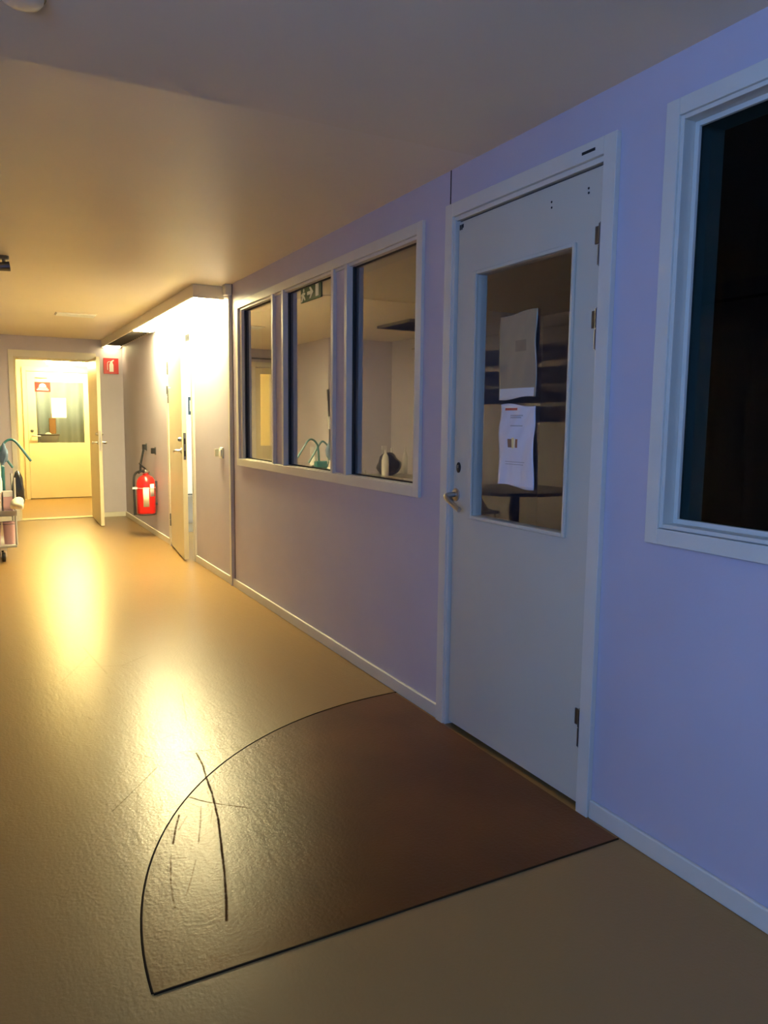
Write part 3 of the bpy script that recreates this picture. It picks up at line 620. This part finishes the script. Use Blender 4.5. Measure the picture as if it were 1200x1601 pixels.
bm = B(); box(bm, -.25, .25, -.2, .26, .835, .858); obj('top', bm, M_LEAF2, bt, .003)
for sx in (-.22, .22):
    for sy in (-.17, .17):
        bm = B(); box(bm, sx-.02, sx+.02, sy-.02, sy+.02, 0, .835); obj('leg', bm, M_LEAF2, bt, .002)
vs = thing('wooden_board', 'slim brown wooden board leaning up behind the basket', 'board', (-.55, 14.215, .859))
bm = B(); box(bm, -.055, .055, -.012, .012, 0, .42); obj('blade', bm, M_BROWN, vs, .01)
bm = B(); box(bm, -.018, .018, -.012, .012, .42, .5); obj('grip', bm, M_BROWN, vs, .008)

# ================================================================ LEFT SIDE (mirrored in the glass, trolley edge in view)
for i, (z0, z1, y0) in enumerate(((1.845, 2.0, 4.3), (1.64, 1.79, 4.3), (1.47, 1.615, 4.3), (1.30, 1.435, 4.3))):
    bm = B(); box(bm, XL, XL+.022, y0, 7.2 if i < 3 else 5.75, z0, z1)
    tag(obj('wall_board', bm, M_BOARD, bev=.003), ['topmost', 'second from top', 'third from top', 'lowest and shortest'][i] + ' charcoal board on left wall', 'board', 'charcoal boards on the left wall')
bm = B(); box(bm, XL, XL+.02, 3.0, 8.0, 2.135, 2.155); tag(obj('picture_rail', bm, M_LOUVRE, bev=.002), 'thin dark rail along the left wall near ceiling', 'rail')
tb = thing('round_table', 'round black pedestal table beside the left wall', 'table', (-2.17, 5.02, 0))
bm = B(); lathe(bm, [(.46, .712), (.47, .718), (.47, .735), (.465, .74)], seg=48); obj('tabletop', bm, M_TABLE, tb, smooth=True)
bm = B(); lathe(bm, [(.04, .02), (.04, .69), (.1, .712)], seg=24); obj('pedestal', bm, M_BLACK, tb, smooth=True)
bm = B(); lathe(bm, [(.26, 0), (.26, .008), (.06, .03)], seg=36); obj('base', bm, M_BLACK, tb, smooth=True)
chx = thing('chair', 'black chair with slim metal legs beside the round table', 'chair', (-2.35, 5.95, 0))
bm = B(); box(bm, -.21, .21, -.21, .21, .43, .46); obj('seat', bm, M_BLACK, chx, .01)
bm = B(); box(bm, -.20, .20, .19, .22, .56, .80); obj('backrest', bm, M_BLACK, chx, .012)
for sx in (-.18, .18):
    bm = B(); tube(bm, [(sx, -.2, 0), (sx, -.17, .43)], .011); obj('leg', bm, M_BLACK, chx, smooth=True)
    bm = B(); tube(bm, smooth_pts([(sx, .24, 0), (sx, .18, .43), (sx, .21, .8)], 1), .011); obj('leg', bm, M_BLACK, chx, smooth=True)

def castor(parent, x, y):
    bm = B(); lathe(bm, [(.02, -.013), (.040, -.013), (.042, -.008), (.042, .008), (.040, .013), (.02, .013)], (x, y, .042), 24, 'x'); w_ = obj('wheel', bm, M_BLACK, parent, smooth=True)
    bm = B(); box(bm, x-.024, x-.018, y-.02, y+.02, .04, .115); box(bm, x+.018, x+.024, y-.02, y+.02, .04, .115); box(bm, x-.026, x+.026, y-.03, y+.03, .105, .125)
    obj('castor_fork', bm, M_WHITEP, w_, .003)
TX, TY = -1.68, 7.75      # trolley centre
tz = thing('cleaning_trolley', 'cleaning trolley with teal bent handles and pink tubs by the alcove', 'trolley', (TX, TY, 0))
for sx, sy in ((.135, -.27), (.135, .27), (-.27, -.27), (-.27, .27)): castor(tz, sx, sy)
bm = B(); box(bm, -.31, .245, -.31, .31, .128, .15); obj('base_tray', bm, M_GREYP, tz, .006)
bm = B(); box(bm, -.31, .255, -.31, .31, .415, .43); box(bm, -.31, .255, -.318, -.308, .41, .46); box(bm, .247, .255, -.31, .31, .41, .46); obj('middle_shelf', bm, M_GREYP, tz, .004)
for sx in (-.29, .243):
    for sy in (-.30, .30):
        bm = B(); cyl(bm, (sx, sy, .15), (sx, sy, .75), .010, seg=12); obj('post', bm, M_GREYP, tz, smooth=True)
bm = B(); tube(bm, smooth_pts([(.148, -.03, .62), (.148, -.03, .98), (.19, -.03, 1.06), (.243, -.03, 1.085), (.285, -.03, 1.06), (.34, -.03, .975), (.402, -.03, .88)], 3), .011, 12); obj('handle', bm, M_TEAL, tz, smooth=True)
bm = B(); tube(bm, smooth_pts([(.25, .02, .82), (.16, .02, .96), (.105, .02, 1.045), (.08, .02, 1.06), (.03, .02, 1.02), (-.08, .02, .91)], 3), .011, 12); obj('handle', bm, M_TEAL, tz, smooth=True)
bm = B(); box(bm, .02, .18, -.045, .045, .44, .84); obj('handle_block', bm, M_TEAL, tz, .012)
def bucket(x, y, z, r_, h, label, cat='bucket', m=M_PINK):
    t = thing('bucket', label, cat, (x, y, z), group='pink tubs on the cleaning trolley')
    bm = B(); lathe(bm, [(r_*.84, 0), (r_, h), (r_*.94, h-.004), (r_*.8, .012)], seg=26); obj('pail', bm, m, t, smooth=True)
    bm = B(); tube(bm, [(r_*math.cos(a), r_*math.sin(a), h-.004) for a in [i*2*math.pi/26 for i in range(26)]], .005, 6, True); obj('rim', bm, m, t, smooth=True)
    bm = B(); tube(bm, [(r_*math.cos(a), -r_*.98*math.sin(a), h-.02) for a in [i*math.pi/12 for i in range(13)]], .003, 6); obj('bail', bm, M_DSTEEL, t, smooth=True)
bucket(TX+.19, TY-.22, .151, .053, .20, 'dusty pink tub at the corner of the trolley tray')
bucket(TX+.07, TY-.22, .151, .053, .20, 'dusty pink tub next to the trolley castor, second from tray corner')
bucket(TX-.06, TY-.22, .151, .053, .20, 'dusty pink tub in middle of the trolley tray')
def blob(name, m, c, s, seed, label, cat, amp=.12, sub=3):
    rnd = random.Random(seed); bm = B(); bmesh.ops.create_icosphere(bm, subdivisions=sub, radius=1)
    ph = [(Vector((rnd.uniform(-1, 1), rnd.uniform(-1, 1), rnd.uniform(-1, 1)))*rnd.uniform(2, 6), rnd.uniform(0, 6.28)) for _ in range(7)]
    for v in bm.verts:
        k = 1 + amp*sum(math.sin(v.co.dot(d)+p) for d, p in ph)/3
        v.co = Vector((v.co.x*s[0]*k, v.co.y*s[1]*k, max(v.co.z*k, -.82)*s[2]))
    o = obj(name, bm, m, smooth=True); o.location = c
    return tag(o, label, cat)
blob('bin_liner', M_BAG, (-1.395, TY-.13, .62), (.05, .07, .15), 4, 'bunched black bin liner hanging on the trolley end', 'bag', .3)
blob('cleaning_cloth', M_IVORY, (-1.42, TY-.375, .52), (.05, .04, .055), 9, 'crumpled ivory cleaning cloth at trolley shelf edge', 'cloth', .3)
blob('cleaning_cloth', M_BLUEP, (TX+.17, TY-.345, .94), (.03, .03, .09), 12, 'slate blue cloth hung on the teal trolley handle', 'cloth', .35)
blob('cleaning_cloth', M_IVORY, (TX+.06, TY-.36, .80), (.08, .035, .16), 15, 'long pale cloth draped over the trolley front', 'cloth')
def bottle(name, x, y, z, h, r_, m, label, group=None, spray=True):
    t = thing(name, label, 'bottle', (x, y, z), group=group)
    bm = B(); lathe(bm, [(r_*.9, 0), (r_, .01), (r_, h*.55), (r_*.8, h*.66), (r_*.32, h*.76), (r_*.32, h*.82)], seg=20); obj('body', bm, m, t, smooth=True)
    bm = B()
    if spray:
        box(bm, -.012, .045, -.011, .011, h*.86, h); box(bm, .03, .04, -.006, .006, h*.74, h*.88)
    lathe(bm, [(r_*.4, h*.80), (r_*.4, h*.88)], seg=14); obj('cap', bm, M_WHITEP, t, .002)
    return t
bx_ = thing('tissue_carton', 'pale pink carton standing on the trolley shelf', 'carton', (TX+.19, TY-.27, .431))
bm = B(); box(bm, -.04, .035, -.02, .045, 0, .2); obj('carton', bm, M_PINK, bx_, .003); bm = B(); box(bm, -.041, .036, -.021, -.012, .15, .201); obj('flap', bm, M_WHITEP, bx_, .002)
G_ = 'white bottles on the trolleys'
bottle('spray_bottle', TX+.10, TY-.24, .431, .52, .05, M_WHITEP, 'tall white spray bottle on the trolley shelf beside pink carton', G_)
bottle('spray_bottle', TX-.02, TY-.22, .431, .50, .055, M_WHITEP, 'white bottle in middle of the trolley shelf', G_)
bottle('spray_bottle', TX-.14, TY-.20, .431, .54, .055, M_WHITEP, 'white bottle at the trolley shelf end nearest the utility cart', G_)
bottle('spray_bottle', TX+.10, TY+.22, .431, .56, .06, M_WHITEP, 'white bottle at back of the trolley shelf', G_)
mp_ = thing('mop', 'mop with dark handle and white grip standing in the trolley', 'mop', (TX-.06, TY+.12, .431))
bm = B(); cyl(bm, (-.02, 0, .10), (.03, 0, 1.10), .012, seg=12); obj('handle', bm, M_BLACK, mp_, smooth=True)
bm = B(); cyl(bm, (.013, 0, .76), (.020, 0, .90), .017, seg=12); obj('grip', bm, M_WHITEP, mp_, smooth=True)
bm = B(); cyl(bm, (.029, 0, 1.08), (.035, 0, 1.2), .016, seg=12); obj('end_cap', bm, M_BLACK, mp_, smooth=True)
bm = B(); lathe(bm, [(.05, 0), (.06, .03), (.03, .11)], (-.02, 0, 0), 16); obj('head', bm, M_IVORY, mp_, smooth=True)
t2 = thing('utility_cart', 'low grey utility cart with black bag beside the cleaning trolley', 'cart', (-2.34, 7.53, 0))
for sx, sy in ((.26, -.22), (.26, .22), (-.26, -.22), (-.26, .22)): castor(t2, sx, sy)
bm = B(); box(bm, -.3, .3, -.26, .26, .128, .15); obj('tray', bm, M_GREYP, t2, .006)
bm = B(); box(bm, -.3, .3, -.26, .26, .66, .68); obj('tray', bm, M_GREYP, t2, .006)
for sx in (-.28, .28):
    for sy in (-.24, .24):
        bm = B(); cyl(bm, (sx, sy, .15), (sx, sy, .70), .012, seg=12); obj('post', bm, M_GREYP, t2, smooth=True)
blob('bin_liner', M_BAG, (-2.26, 7.46, .797), (.15, .12, .14), 21, 'full black bag lying on the utility cart', 'bag', .22)
bottle('spray_bottle', -2.11, 7.25, .681, .34, .04, M_WHITEP, 'white spray bottle beside the black bag on utility cart', 'white bottles on the trolleys')
bottle('spray_bottle', -2.42, 7.68, .681, .34, .03, M_WHITEP, 'slim white bottle on utility cart beside the bag end', 'white bottles on the trolleys', False)
bottle('spray_bottle', -2.60, 7.68, .681, .34, .03, M_WHITEP, 'slim white bottle at far end of the utility cart', 'white bottles on the trolleys', False)
